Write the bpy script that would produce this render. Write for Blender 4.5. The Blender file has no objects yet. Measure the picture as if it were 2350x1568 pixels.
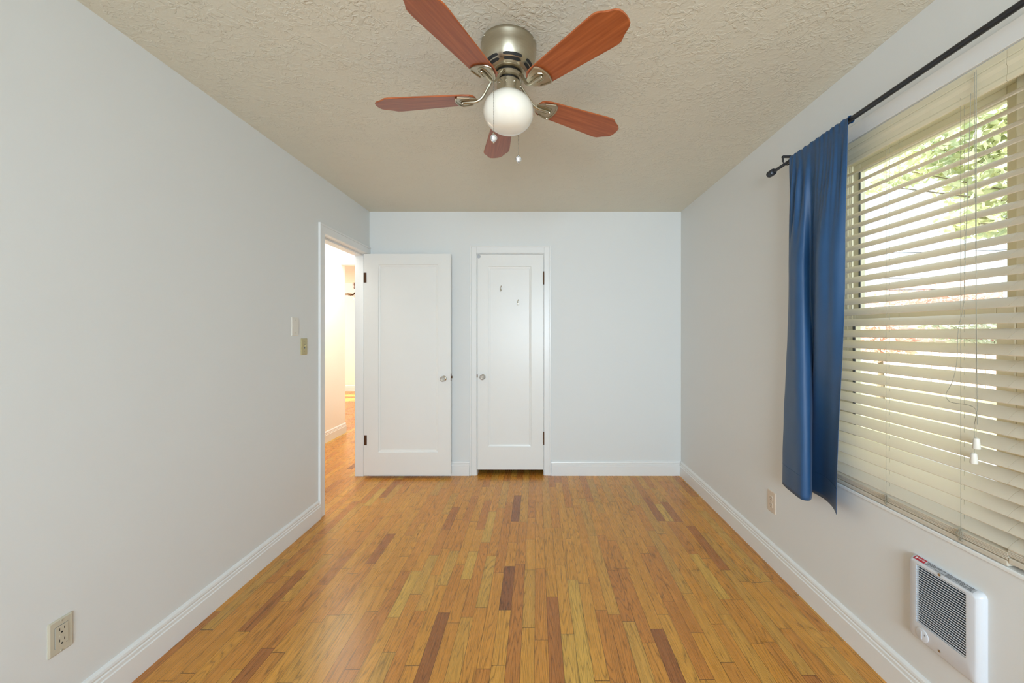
import bpy, bmesh, math, random
from mathutils import Vector, Matrix, noise
random.seed(7)
R = math.radians
SC = bpy.context.scene
C = SC.collection

# ------------------------------------------------------------------ camera
F = 900.0; W, H = 2350, 1568
VX, VY = 1231.0, 763.0                 # where the room's depth lines meet
CZ = 1.323
cam = bpy.data.cameras.new('camera'); co = bpy.data.objects.new('camera', cam); C.objects.link(co)
cam.sensor_width = 36; cam.lens = F / W * 36
cam.shift_x = -(VX - W/2) / W; cam.shift_y = (VY - H/2) / W
cam.clip_start = .02; cam.clip_end = 200
co.location = (0, 0, CZ); co.rotation_euler = (R(90), 0, 0)
SC.camera = co
def sc_(c):
    return tuple((x/12.92 if x <= .04045 else ((x+.055)/1.055)**2.4) for x in [v/255 for v in c])
# ------------------------------------------------------------------ world, sun, daylight, exposure
SC.view_settings.view_transform = 'Standard'; SC.view_settings.look = 'None'
SC.view_settings.gamma = 1; SC.view_settings.use_curve_mapping = False
SC.view_settings.exposure = 0.34
w = bpy.data.worlds.new('sky'); SC.world = w; w.use_nodes = True
wn = w.node_tree.nodes; wl = w.node_tree.links
bg = wn['Background']; bg.inputs['Strength'].default_value = 1.9
wtc = wn.new('ShaderNodeTexCoord'); wsep = wn.new('ShaderNodeSeparateXYZ'); wr = wn.new('ShaderNodeValToRGB')
wl.new(wtc.outputs['Generated'], wsep.inputs[0]); wl.new(wsep.outputs['Z'], wr.inputs[0]); wl.new(wr.outputs[0], bg.inputs[0])
wr.color_ramp.elements[0].color = (.86, .93, 1, 1); wr.color_ramp.elements[1].color = (.62, .78, 1, 1)
def light(name, kind, loc, rot, energy, color, size=None, sy=None):
    l = bpy.data.lights.new(name, kind); l.energy = energy; l.color = color
    if kind == 'AREA':
        l.shape = 'RECTANGLE'; l.size = size; l.size_y = sy
    o = bpy.data.objects.new(name, l); C.objects.link(o); o.location = loc; o.rotation_euler = rot
    return o
sun = light('sun', 'SUN', (0, 0, 10), (0, 0, 0), 13.0, (1, .95, .86))
sun.data.angle = R(.6)
sd = Vector((1, -.05, -.66))            # the sun stands over the far (left) side of the house
sun.rotation_euler = sd.to_track_quat('-Z', 'Y').to_euler()
REAR_Y = -2.3
l1 = light('daylight_rear_sky', 'AREA', (.15, REAR_Y - .04, 1.55), (R(75), 0, 0), 42, (.54, .79, 1), 1.6, 1.0)   # sky light falls down into the room
l2 = light('daylight_rear_ground', 'AREA', (.15, REAR_Y - .04, 1.2), (R(102), 0, 0), 25, (1, .98, .93), 1.6, .7)  # light thrown up by the sunlit ground
l1.data.spread = R(125); l2.data.spread = R(115)
light('living_window_fill', 'AREA', (-6.85, 7.0, 1.5), (0, R(-90), 0), 360, (.98, .98, .95), 1.5, 3.0)  # fill light added at the living room windows to brighten the doorway view
light('hall_fill_light', 'AREA', (-2.10, 4.0, 2.42), (0, 0, 0), 24, (.98, .98, .95), .7, 2.1)  # unseen fill light, added to brighten the hall beyond the doorway
cy = SC.cycles
cy.use_denoising = True; cy.max_bounces = 12; cy.diffuse_bounces = 6; cy.sample_clamp_indirect = 6
cy.transparent_max_bounces = 16; cy.caustics_refractive = False; cy.caustics_reflective = False
cy.use_adaptive_sampling = True; cy.adaptive_threshold = .015

# ------------------------------------------------------------------ node helpers
def mat(name):
    m = bpy.data.materials.new(name); m.use_nodes = True
    return m, m.node_tree.nodes, m.node_tree.links, m.node_tree.nodes['Principled BSDF']
def simple(name, col, rough=.5, metal=0, spec=.5, coat=0, coat_r=.1, noise_amt=.04, noise_scale=8, bump=0, bump_scale=200, trans=0, emis=None, stretch=None):
    m, n, l, p = mat(name)
    tc = n.new('ShaderNodeTexCoord'); nt = n.new('ShaderNodeTexNoise'); nt.inputs['Scale'].default_value = noise_scale
    src = tc.outputs['Object']
    if stretch:
        mp = n.new('ShaderNodeMapping'); mp.inputs['Scale'].default_value = stretch
        l.new(src, mp.inputs[0]); src = mp.outputs[0]
    l.new(src, nt.inputs['Vector'])
    mx = n.new('ShaderNodeMix'); mx.data_type = 'RGBA'
    c = col
    mx.inputs[6].default_value = (*[v*(1-noise_amt) for v in c], 1); mx.inputs[7].default_value = (*[min(1, v*(1+noise_amt)) for v in c], 1)
    l.new(nt.outputs['Fac'], mx.inputs[0]); l.new(mx.outputs[2], p.inputs['Base Color'])
    p.inputs['Roughness'].default_value = rough; p.inputs['Metallic'].default_value = metal
    p.inputs['Specular IOR Level'].default_value = spec
    p.inputs['Coat Weight'].default_value = coat; p.inputs['Coat Roughness'].default_value = coat_r
    p.inputs['Transmission Weight'].default_value = trans
    if bump:
        nb = n.new('ShaderNodeTexNoise'); nb.inputs['Scale'].default_value = bump_scale; nb.inputs['Detail'].default_value = 3
        l.new(tc.outputs['Object'], nb.inputs['Vector'])
        b = n.new('ShaderNodeBump'); b.inputs['Strength'].default_value = bump; b.inputs['Distance'].default_value = .002
        l.new(nb.outputs['Fac'], b.inputs['Height']); l.new(b.outputs[0], p.inputs['Normal'])
    return m
def math_(n, l, op, a, b=None):
    m = n.new('ShaderNodeMath'); m.operation = op
    for i, v in enumerate((a, b)):
        if v is None: continue
        if isinstance(v, (int, float)): m.inputs[i].default_value = v
        else: l.new(v, m.inputs[i])
    return m.outputs[0]

def wall_mat(name, col, rough=.55):
    m, n, l, p = mat(name)
    tc = n.new('ShaderNodeTexCoord')
    n1 = n.new('ShaderNodeTexNoise'); n1.inputs['Scale'].default_value = 3.5; n1.inputs['Detail'].default_value = 5
    n2 = n.new('ShaderNodeTexNoise'); n2.inputs['Scale'].default_value = 90; n2.inputs['Detail'].default_value = 3
    l.new(tc.outputs['Object'], n1.inputs['Vector']); l.new(tc.outputs['Object'], n2.inputs['Vector'])
    h = math_(n, l, 'ADD', math_(n, l, 'MULTIPLY', n1.outputs['Fac'], 1.6), math_(n, l, 'MULTIPLY', n2.outputs['Fac'], .10))
    b = n.new('ShaderNodeBump'); b.inputs['Strength'].default_value = .35; b.inputs['Distance'].default_value = .006
    l.new(h, b.inputs['Height']); l.new(b.outputs[0], p.inputs['Normal'])
    p.inputs['Base Color'].default_value = (*col, 1); p.inputs['Roughness'].default_value = rough
    p.inputs['Specular IOR Level'].default_value = .4
    return m
def ceiling_mat():
    m, n, l, p = mat('textured_ceiling_paint')
    tc = n.new('ShaderNodeTexCoord')
    n0 = n.new('ShaderNodeTexNoise'); n0.inputs['Scale'].default_value = 9; n0.inputs['Detail'].default_value = 2
    n1 = n.new('ShaderNodeTexNoise'); n1.inputs['Scale'].default_value = 34; n1.inputs['Detail'].default_value = 4; n1.inputs['Distortion'].default_value = 1.2
    n2 = n.new('ShaderNodeTexNoise'); n2.inputs['Scale'].default_value = 120; n2.inputs['Detail'].default_value = 3
    for x in (n0, n1, n2): l.new(tc.outputs['Object'], x.inputs['Vector'])
    r = n.new('ShaderNodeValToRGB'); r.color_ramp.elements[0].position = .47; r.color_ramp.elements[1].position = .58
    l.new(n1.outputs['Fac'], r.inputs[0])
    r0 = n.new('ShaderNodeValToRGB'); r0.color_ramp.elements[0].position = .35; r0.color_ramp.elements[1].position = .6
    l.new(n0.outputs['Fac'], r0.inputs[0])
    h = math_(n, l, 'ADD', math_(n, l, 'MULTIPLY', r.outputs[0], r0.outputs[0]), math_(n, l, 'MULTIPLY', n2.outputs['Fac'], .35))
    b = n.new('ShaderNodeBump'); b.inputs['Strength'].default_value = .4; b.inputs['Distance'].default_value = .005
    l.new(h, b.inputs['Height']); l.new(b.outputs[0], p.inputs['Normal'])
    p.inputs['Base Color'].default_value = (*sc_((218, 215, 200)), 1); p.inputs['Roughness'].default_value = .6
    return m
def floor_mat():
    m, n, l, p = mat('oak_strip_floor')
    tc = n.new('ShaderNodeTexCoord'); sp = n.new('ShaderNodeSeparateXYZ'); l.new(tc.outputs['Object'], sp.inputs[0])
    X, Y = sp.outputs['X'], sp.outputs['Y']
    M = lambda op, a, b=None: math_(n, l, op, a, b)
    u = M('DIVIDE', M('ADD', X, 50.0), .0572); row = M('FLOOR', u); fu = M('FRACT', u)
    wn1 = n.new('ShaderNodeTexWhiteNoise'); wn1.noise_dimensions = '1D'; l.new(row, wn1.inputs['W'])
    sc3 = n.new('ShaderNodeSeparateColor'); l.new(wn1.outputs['Color'], sc3.inputs[0])
    L = M('ADD', M('MULTIPLY', sc3.outputs[0], .38), .30)
    y1 = M('ADD', M('ADD', Y, 40.0), M('MULTIPLY', sc3.outputs[1], 9.0))
    nz = n.new('ShaderNodeTexNoise'); nz.noise_dimensions = '2D'; nz.inputs['Scale'].default_value = 1.0; nz.inputs['Detail'].default_value = 0
    cb = n.new('ShaderNodeCombineXYZ'); l.new(M('MULTIPLY', row, 7.31), cb.inputs[0]); l.new(M('MULTIPLY', Y, 1.3), cb.inputs[1])
    l.new(cb.outputs[0], nz.inputs['Vector'])
    v = M('ADD', M('DIVIDE', y1, L), M('MULTIPLY', nz.outputs['Fac'], .9)); pid = M('FLOOR', v); fv = M('FRACT', v)
    cb2 = n.new('ShaderNodeCombineXYZ'); l.new(row, cb2.inputs[0]); l.new(pid, cb2.inputs[1])
    wn2 = n.new('ShaderNodeTexWhiteNoise'); wn2.noise_dimensions = '2D'; l.new(cb2.outputs[0], wn2.inputs['Vector'])
    h3 = n.new('ShaderNodeSeparateColor'); l.new(wn2.outputs['Color'], h3.inputs[0])
    rp = n.new('ShaderNodeValToRGB'); l.new(h3.outputs[0], rp.inputs[0])
    e = rp.color_ramp.elements
    e[0].position = 0; e[0].color = (*sc_((142, 86, 48)), 1); e[1].position = 1; e[1].color = (*sc_((222, 174, 80)), 1)
    for pos, c in ((.03, (178, 112, 54)), (.10, (200, 130, 56)), (.36, (212, 144, 60)), (.62, (216, 150, 60)), (.82, (218, 156, 66)), (.94, (206, 154, 72))):
        k = e.new(pos); k.color = (*sc_(c), 1)
    # grain: each board has its own slice of the tree
    gx = M('ADD', M('MULTIPLY', X, 11.0), M('MULTIPLY', h3.outputs[1], 50.0)); gy = M('ADD', M('MULTIPLY', Y, .6), M('MULTIPLY', h3.outputs[2], 50.0))
    cg = n.new('ShaderNodeCombineXYZ'); l.new(gx, cg.inputs[0]); l.new(gy, cg.inputs[1]); l.new(M('MULTIPLY', h3.outputs[1], 13.0), cg.inputs[2])
    ng = n.new('ShaderNodeTexNoise'); ng.inputs['Scale'].default_value = 1.5; ng.inputs['Detail'].default_value = 1.5; l.new(cg.outputs[0], ng.inputs['Vector'])
    ring = M('FRACT', M('MULTIPLY', ng.outputs['Fac'], 22.0))
    rr = n.new('ShaderNodeValToRGB'); l.new(ring, rr.inputs[0])
    rr.color_ramp.elements[0].position = 0; rr.color_ramp.elements[0].color = (.50, .44, .38, 1)
    rr.color_ramp.elements[1].position = 1; rr.color_ramp.elements[1].color = (.75, .75, .75, 1)
    k = rr.color_ramp.elements.new(.22); k.color = (.93, .93, .93, 1); k = rr.color_ramp.elements.new(.7); k.color = (1, 1, 1, 1)
    cf = n.new('ShaderNodeCombineXYZ'); l.new(M('ADD', M('MULTIPLY', X, 420.0), M('MULTIPLY', h3.outputs[2], 90.0)), cf.inputs[0]); l.new(M('MULTIPLY', Y, 14.0), cf.inputs[1])
    nf = n.new('ShaderNodeTexNoise'); nf.inputs['Scale'].default_value = 1.0; nf.inputs['Detail'].default_value = 2; l.new(cf.outputs[0], nf.inputs['Vector'])
    fine = M('ADD', M('MULTIPLY', nf.outputs['Fac'], .55), .70)
    nl = n.new('ShaderNodeTexNoise'); nl.inputs['Scale'].default_value = 3.2; nl.inputs['Detail'].default_value = 3; l.new(cg.outputs[0], nl.inputs['Vector'])
    lrg = M('ADD', M('MULTIPLY', nl.outputs['Fac'], .35), .82)
    # knots and dark flecks
    vo = n.new('ShaderNodeTexVoronoi'); vo.inputs['Scale'].default_value = 1.0
    ck = n.new('ShaderNodeCombineXYZ'); l.new(M('MULTIPLY', X, 12.0), ck.inputs[0]); l.new(M('MULTIPLY', Y, 3.4), ck.inputs[1]); l.new(ck.outputs[0], vo.inputs['Vector'])
    kn = n.new('ShaderNodeValToRGB'); l.new(vo.outputs['Distance'], kn.inputs[0])
    kn.color_ramp.elements[0].position = .02; kn.color_ramp.elements[0].color = (.35, .35, .35, 1); kn.color_ramp.elements[1].position = .07; kn.color_ramp.elements[1].color = (1, 1, 1, 1)
    ku = M('GREATER_THAN', h3.outputs[1], .3); kmask = M('MAXIMUM', kn.outputs[0], ku)
    gu = M('ABSOLUTE', M('SUBTRACT', fu, .5)); gv = M('MULTIPLY', M('SUBTRACT', .5, M('ABSOLUTE', M('SUBTRACT', fv, .5))), L)
    gapu = M('GREATER_THAN', gu, .485); gapv = M('LESS_THAN', gv, .0013)
    gap = M('MAXIMUM', gapu, gapv)
    dark = M('SUBTRACT', 1.0, M('MULTIPLY', gap, .7))
    tot = M('MULTIPLY', M('MULTIPLY', M('MULTIPLY', rr.outputs[0], fine), M('MULTIPLY', lrg, kmask)), dark)
    mx = n.new('ShaderNodeVectorMath'); mx.operation = 'SCALE'; l.new(rp.outputs[0], mx.inputs[0]); l.new(tot, mx.inputs['Scale'])
    l.new(mx.outputs[0], p.inputs['Base Color'])
    p.inputs['Roughness'].default_value = .33
    rg = M('ADD', M('MULTIPLY', nf.outputs['Fac'], .12), .22); l.new(rg, p.inputs['Roughness'])
    p.inputs['Specular IOR Level'].default_value = .5
    b = n.new('ShaderNodeBump'); b.inputs['Strength'].default_value = .25; b.inputs['Distance'].default_value = .001
    l.new(M('SUBTRACT', 1.0, gap), b.inputs['Height']); l.new(b.outputs[0], p.inputs['Normal'])
    return m
def blade_mat():
    m, n, l, p = mat('cherry_veneer')
    tc = n.new('ShaderNodeTexCoord'); mp = n.new('ShaderNodeMapping'); mp.inputs['Scale'].default_value = (3, 60, 10)
    l.new(tc.outputs['Object'], mp.inputs[0])
    nt = n.new('ShaderNodeTexNoise'); nt.inputs['Scale'].default_value = 1.4; nt.inputs['Detail'].default_value = 4; l.new(mp.outputs[0], nt.inputs['Vector'])
    r = n.new('ShaderNodeValToRGB'); r.color_ramp.elements[0].position = .3; r.color_ramp.elements[1].position = .72
    r.color_ramp.elements[0].color = (*sc_((138, 66, 28)), 1); r.color_ramp.elements[1].color = (*sc_((176, 96, 50)), 1)
    l.new(nt.outputs['Fac'], r.inputs[0]); l.new(r.outputs[0], p.inputs['Base Color'])
    p.inputs['Roughness'].default_value = .38; p.inputs['Coat Weight'].default_value = .25; p.inputs['Coat Roughness'].default_value = .25
    return m
def leaf_mat(name, c1, c2):
    m, n, l, p = mat(name)
    tc = n.new('ShaderNodeTexCoord'); nt = n.new('ShaderNodeTexNoise'); nt.inputs['Scale'].default_value = 2.5; nt.inputs['Detail'].default_value = 4
    l.new(tc.outputs['Object'], nt.inputs['Vector'])
    r = n.new('ShaderNodeValToRGB'); r.color_ramp.elements[0].position = .35; r.color_ramp.elements[1].position = .65
    r.color_ramp.elements[0].color = (*sc_(c1), 1); r.color_ramp.elements[1].color = (*sc_(c2), 1)
    l.new(nt.outputs['Fac'], r.inputs[0]); l.new(r.outputs[0], p.inputs['Base Color'])
    p.inputs['Roughness'].default_value = .5
    tr = n.new('ShaderNodeBsdfTranslucent'); l.new(r.outputs[0], tr.inputs['Color'])
    mx = n.new('ShaderNodeMixShader'); mx.inputs[0].default_value = .5
    l.new(p.outputs[0], mx.inputs[1]); l.new(tr.outputs[0], mx.inputs[2])
    l.new(mx.outputs[0], n['Material Output'].inputs['Surface'])
    return m
def slat_mat(name, col, tcol, amt):
    m, n, l, p = mat(name)
    p.inputs['Base Color'].default_value = (*col, 1); p.inputs['Roughness'].default_value = .38
    tr = n.new('ShaderNodeBsdfTranslucent'); tr.inputs['Color'].default_value = (*tcol, 1)
    mx = n.new('ShaderNodeMixShader'); mx.inputs[0].default_value = amt
    l.new(p.outputs[0], mx.inputs[1]); l.new(tr.outputs[0], mx.inputs[2])
    l.new(mx.outputs[0], n['Material Output'].inputs['Surface'])
    return m
def glass_mat():
    m, n, l, p = mat('window_glass')
    t = n.new('ShaderNodeBsdfTransparent'); g = n.new('ShaderNodeBsdfGlossy'); g.inputs['Roughness'].default_value = .02
    t.inputs['Color'].default_value = (.96, .98, .97, 1)
    lw = n.new('ShaderNodeLayerWeight'); lw.inputs['Blend'].default_value = .15
    mx = n.new('ShaderNodeMixShader'); l.new(math_(n, l, 'MULTIPLY', lw.outputs['Facing'], .35), mx.inputs[0]); l.new(t.outputs[0], mx.inputs[1]); l.new(g.outputs[0], mx.inputs[2])
    l.new(mx.outputs[0], n['Material Output'].inputs['Surface'])
    return m
def crystal_mat():
    m, n, l, p = mat('cut_crystal')
    p.inputs['Transmission Weight'].default_value = .75; p.inputs['Roughness'].default_value = .03; p.inputs['IOR'].default_value = 1.5
    p.inputs['Base Color'].default_value = (.95, .96, .96, 1); p.inputs['Coat Weight'].default_value = 1
    return m

MW = wall_mat('off_white_wall_paint', sc_((222, 225, 225)))
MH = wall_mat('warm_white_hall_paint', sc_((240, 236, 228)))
MC = ceiling_mat(); MF = floor_mat()
MT = simple('white_gloss_trim_paint', sc_((230, 232, 232)), .32, noise_amt=.01, bump=.06, bump_scale=60)
MD = simple('white_door_paint', sc_((231, 232, 230)), .35, noise_amt=.01, bump=.08, bump_scale=40)
MBL = blade_mat()
MNI = simple('brushed_nickel', sc_((186, 178, 158)), .3, 1, noise_amt=.12, noise_scale=30, stretch=(1, 1, 14))
MCH = simple('polished_nickel', sc_((205, 198, 182)), .16, 1, noise_amt=.03)
MCN = simple('dull_bead_chain', sc_((120, 114, 102)), .45, .8)
MDK = simple('dark_shade_and_marks', (.012, .011, .010), .7, noise_amt=.1)  # near-black colour painting shade into vents, slots and gaps; also the indicator dot
MGL = simple('white_opal_glass', sc_((236, 232, 220)), .08, spec=.5, coat=1, coat_r=.03, noise_amt=.01)
MBR = simple('aged_bronze_hinge', sc_((92, 66, 48)), .4, .7, noise_amt=.25, noise_scale=60)
MCR = crystal_mat(); MG = glass_mat()
MCU = simple('blue_satin_fabric', sc_((30, 75, 119)), .5, spec=.5, noise_amt=.1, noise_scale=14, bump=.12, bump_scale=900)
MCU.node_tree.nodes['Principled BSDF'].inputs['Sheen Weight'].default_value = .08
MRO = simple('charcoal_rod_metal', sc_((44, 47, 54)), .35, .3, noise_amt=.1)
MAL = simple('almond_plastic', sc_((196, 190, 172)), .35, noise_amt=.02)
MYE = simple('aged_ivory_plastic', sc_((186, 176, 132)), .4, noise_amt=.05, noise_scale=60)
MWP = simple('white_plastic', sc_((224, 221, 212)), .35, noise_amt=.01)
MPK = simple('pale_ivory_plastic', sc_((214, 200, 184)), .35, noise_amt=.02)
MHE = simple('white_powder_coat', sc_((212, 216, 222)), .3, noise_amt=.01)
MSL = slat_mat('cream_blind_slat', sc_((234, 229, 216)), sc_((250, 238, 216)), .34)
MVA = slat_mat('cream_valance', sc_((234, 228, 202)), sc_((240, 232, 196)), .12)
MCO = simple('pale_cord', sc_((150, 146, 130)), .7, noise_amt=.05)
MVI = simple('cream_vinyl_window', sc_((226, 220, 198)), .4, noise_amt=.01)
MSE = simple('dark_window_seal', sc_((88, 90, 96)), .6, noise_amt=.1)
MIN = simple('black_print', (.02, .02, .022), .6, noise_amt=.1)
MGY = simple('grey_print', sc_((110, 116, 124)), .6, noise_amt=.1)
MRD = simple('red_label', sc_((186, 34, 52)), .5, noise_amt=.03)
MTP = simple('silver_label', sc_((176, 180, 186)), .4, noise_amt=.03)
MWT = simple('white_print', (.85, .85, .85), .5, noise_amt=.01)

# ------------------------------------------------------------------ mesh helpers
class MB:
    def __init__(s): s.v = []; s.f = []
    def add(s, vs, fs):
        k = len(s.v); s.v += [tuple(v) for v in vs]; s.f += [tuple(i+k for i in f) for f in fs]; return s
    def box(s, x0, x1, y0, y1, z0, z1, M=None):
        x0, x1 = sorted((x0, x1)); y0, y1 = sorted((y0, y1)); z0, z1 = sorted((z0, z1))
        vs = [Vector((x, y, z)) for z in (z0, z1) for y in (y0, y1) for x in (x0, x1)]
        if M: vs = [M @ v for v in vs]
        return s.add(vs, [(0, 2, 3, 1), (4, 5, 7, 6), (0, 1, 5, 4), (2, 6, 7, 3), (0, 4, 6, 2), (1, 3, 7, 5)])
    def loft(s, loops, cap0=True, cap1=True, close=True):
        n = len(loops[0]); vs = [p for lp in loops for p in lp]; fs = []
        for i in range(len(loops)-1):
            for j in range(n if close else n-1):
                a = i*n+j; b = i*n+(j+1) % n; fs.append((a, b, b+n, a+n))
        if cap0: fs.append(tuple(reversed(range(n))))
        if cap1: fs.append(tuple(range((len(loops)-1)*n, len(loops)*n)))
        return s.add(vs, fs)
    def tube(s, pts, r, n=8, caps=True):
        pts = [Vector(p) for p in pts]; loops = []
        up = None
        for i, p in enumerate(pts):
            d = (pts[min(i+1, len(pts)-1)] - pts[max(i-1, 0)]).normalized()
            if up is None: up = d.orthogonal().normalized()
            up = (up - d*up.dot(d)).normalized(); sd_ = d.cross(up)
            rr = r[i] if isinstance(r, (list, tuple)) else r
            loops.append([p + up*(rr*math.cos(2*math.pi*k/n)) + sd_*(rr*math.sin(2*math.pi*k/n)) for k in range(n)])
        return s.loft(loops, caps, caps)
    def lathe(s, prof, c=(0, 0, 0), axis='z', n=40, cap0=True, cap1=True):
        loops = []
        for r, h in prof:
            lp = []
            for k in range(n):
                a = 2*math.pi*k/n; x, y = r*math.cos(a), r*math.sin(a)
                v = {'z': (x, y, h), 'y': (x, h, y), 'x': (h, x, y)}[axis]
                lp.append((v[0]+c[0], v[1]+c[1], v[2]+c[2]))
            loops.append(lp)
        return s.loft(loops, cap0, cap1)
    def ball(s, c, r, n=12, m=8, sc=(1, 1, 1)):
        pr = [(max(1e-4, r*math.sin(math.pi*i/m)), -r*math.cos(math.pi*i/m)*sc[2]) for i in range(m+1)]
        return s.lathe(pr, c, 'z', n)
    def build(s, name, material, parent=None, smooth=False, bevel=0, loc=None, seg=2):
        me = bpy.data.meshes.new(name); me.from_pydata(s.v, [], s.f)
        bm = bmesh.new(); bm.from_mesh(me); bmesh.ops.recalc_face_normals(bm, faces=bm.faces); bm.to_mesh(me); bm.free()
        me.materials.append(material)
        o = bpy.data.objects.new(name, me); C.objects.link(o)
        if parent: o.parent = parent
        if loc: o.location = loc
        if smooth:
            for pl in me.polygons: pl.use_smooth = True
            try: me.set_sharp_from_angle(angle=R(35))
            except Exception: pass
        if bevel:
            b = o.modifiers.new('bevel', 'BEVEL'); b.width = bevel; b.segments = seg; b.limit_method = 'ANGLE'; b.angle_limit = R(40)
        return o
def tag(o, label=None, cat=None, group=None, kind=None):
    if label: o['label'] = label
    if cat: o['category'] = cat
    if group: o['group'] = group
    if kind: o['kind'] = kind
    return o
def empty(name, loc=(0, 0, 0), rot=(0, 0, 0)):
    o = bpy.data.objects.new(name, None); C.objects.link(o); o.location = loc; o.rotation_euler = rot; o.empty_display_size = .05
    return o
def struct(o, label, cat): return tag(o, label, cat, kind='structure')
def rrect(w_, h_, r, seg=5):           # rounded rectangle, counter-clockwise, centred
    pts = []
    for cx, cz, a0 in ((w_/2-r, h_/2-r, 0), (-w_/2+r, h_/2-r, 90), (-w_/2+r, -h_/2+r, 180), (w_/2-r, -h_/2+r, 270)):
        for k in range(seg+1):
            a = R(a0+90*k/seg); pts.append((cx+r*math.cos(a), cz+r*math.sin(a)))
    return pts

XL, XR, YB = -1.545, 1.339, 3.631
ZC = 2.44
HX0, HX1 = -2.53, -1.665              # hall
LX0, LY1 = -6.6, 8.82                 # living room
LEND = 5.19
# ------------------------------------------------------------------ shell
m = MB().box(LX0-.15, XR+.15, REAR_Y-.15, LY1+.15, -.12, 0)
struct(m.build('floor', MF), 'glossy oak strip floor with honey and red-brown boards', 'floor')
m = MB().box(LX0-.3, XR+.45, REAR_Y-.4, LY1+.3, ZC, ZC+.18)
struct(m.build('ceiling', MC), 'off-white ceiling with hand-trowelled texture', 'ceiling')
DY0, DY1, DZ = 2.845, 3.612, 2.04     # entry door opening in the left wall
m = MB().box(XL-.12, XL, REAR_Y-.15, DY0, 0, ZC).box(XL-.12, XL, DY0, YB+.12, DZ, ZC)
struct(m.build('wall_left', MW), 'long off-white left wall with a doorway at its far end', 'wall')
CX0, CX1, CZT = -.553, .0725, 2.056   # closet opening in the back wall
m = MB().box(XL-.12, CX0, YB, YB+.12, 0, ZC).box(CX1, XR+.15, YB, YB+.12, 0, ZC).box(CX0, CX1, YB, YB+.12, CZT, ZC)
m.box(CX0-.35, CX0-.25, YB+.12, YB+.75, 0, ZC).box(CX1+.5, CX1+.6, YB+.12, YB+.75, 0, ZC).box(CX0-.35, CX1+.6, YB+.75, YB+.85, 0, ZC)
struct(m.build('wall_back', MW), 'off-white end wall holding the narrow closet door', 'wall')
WY0, WY1, WZ0, WZ1 = .42, 1.845, .655, 2.13
m = MB().box(XR, XR+.15, REAR_Y-.15, WY0, 0, ZC).box(XR, XR+.15, WY1, YB, 0, ZC).box(XR, XR+.15, WY0, WY1, 0, WZ0).box(XR, XR+.15, WY0, WY1, WZ1, ZC)
struct(m.build('wall_right', MW), 'off-white right wall with the window and heater', 'wall')
RX0, RX1, RZ0, RZ1 = -.7, 1.0, .8, 2.1
m = MB().box(XL, RX0, REAR_Y-.15, REAR_Y, 0, ZC).box(RX1, XR, REAR_Y-.15, REAR_Y, 0, ZC).box(RX0, RX1, REAR_Y-.15, REAR_Y, 0, RZ0).box(RX0, RX1, REAR_Y-.15, REAR_Y, RZ1, ZC)
struct(m.build('wall_rear', MW), 'off-white wall behind the viewer with a wide window', 'wall')
# hall and living room beyond the doorway
m = MB().box(HX0-.12, HX0, .3, LEND, 0, ZC)
struct(m.build('wall_hall', MH), 'bright warm white hall wall seen through the doorway', 'wall')
m = MB().box(HX0, HX1, .3, .42, 0, ZC)
struct(m.build('wall_hall_near', MH), 'near end wall of the hall', 'wall')
m = MB().box(HX0-.12, HX1, LEND-.12, LEND, 2.2, ZC)
struct(m.build('trim_4', MH), 'plain header over the end of the hall', 'trim')
m = MB().box(LX0, HX0-.12, LEND-.12, LEND, 0, ZC)
struct(m.build('wall_living_near', MH), 'near wall of the living room', 'wall')
m = MB().box(LX0, XL+.6, LY1, LY1+.12, 0, ZC)
struct(m.build('wall_living_far', MH), 'far living room wall seen through the hall', 'wall')
m = MB().box(-1.665, -1.545, YB+.85, LY1, 0, ZC).box(-1.665, -1.545, YB+.12, YB+.85, 0, ZC)
struct(m.build('wall_living_right', MH), 'right wall of the hall and living room', 'wall')
m = MB(); ys = [5.19, 6.1, 6.45, 6.8, 7.15, 7.5, 7.85, 8.82]
m.box(LX0-.12, LX0, 5.07, 8.94, 0, .9).box(LX0-.12, LX0, 5.07, 8.94, 2.15, ZC)
for a, b in ((5.07, 6.35), (6.75, 7.0), (7.4, 7.65), (8.05, 8.2), (8.5, 8.94)): m.box(LX0-.12, LX0, a, b, .9, 2.15)
struct(m.build('wall_living_left', MH), 'living room wall with tall windows letting the sun in', 'wall')
for i, (a, b) in enumerate(((6.35, 6.75), (7.0, 7.4), (7.65, 8.05), (8.2, 8.5))):
    m = MB().box(LX0-.08, LX0-.04, a, a+.03, .9, 2.15).box(LX0-.08, LX0-.04, b-.03, b, .9, 2.15).box(LX0-.08, LX0-.04, a, b, 1.5, 1.54).box(LX0-.08, LX0-.04, a, b, .9, .93).box(LX0-.08, LX0-.04, a, b, 2.12, 2.15)
    struct(m.build('window_%d' % (i+4), MT), 'narrow sunny living room window', 'window')
# rear window frame
m = MB()
for a, b in ((RX0, RX0+.06), (RX1-.06, RX1), (.12, .18)): m.box(a, b, REAR_Y-.09, REAR_Y-.03, RZ0, RZ1)
m.box(RX0, RX1, REAR_Y-.09, REAR_Y-.03, RZ0, RZ0+.06).box(RX0, RX1, REAR_Y-.09, REAR_Y-.03, RZ1-.06, RZ1)
struct(m.build('window_2', MT), 'wide white-framed window behind the viewer', 'window')

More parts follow.
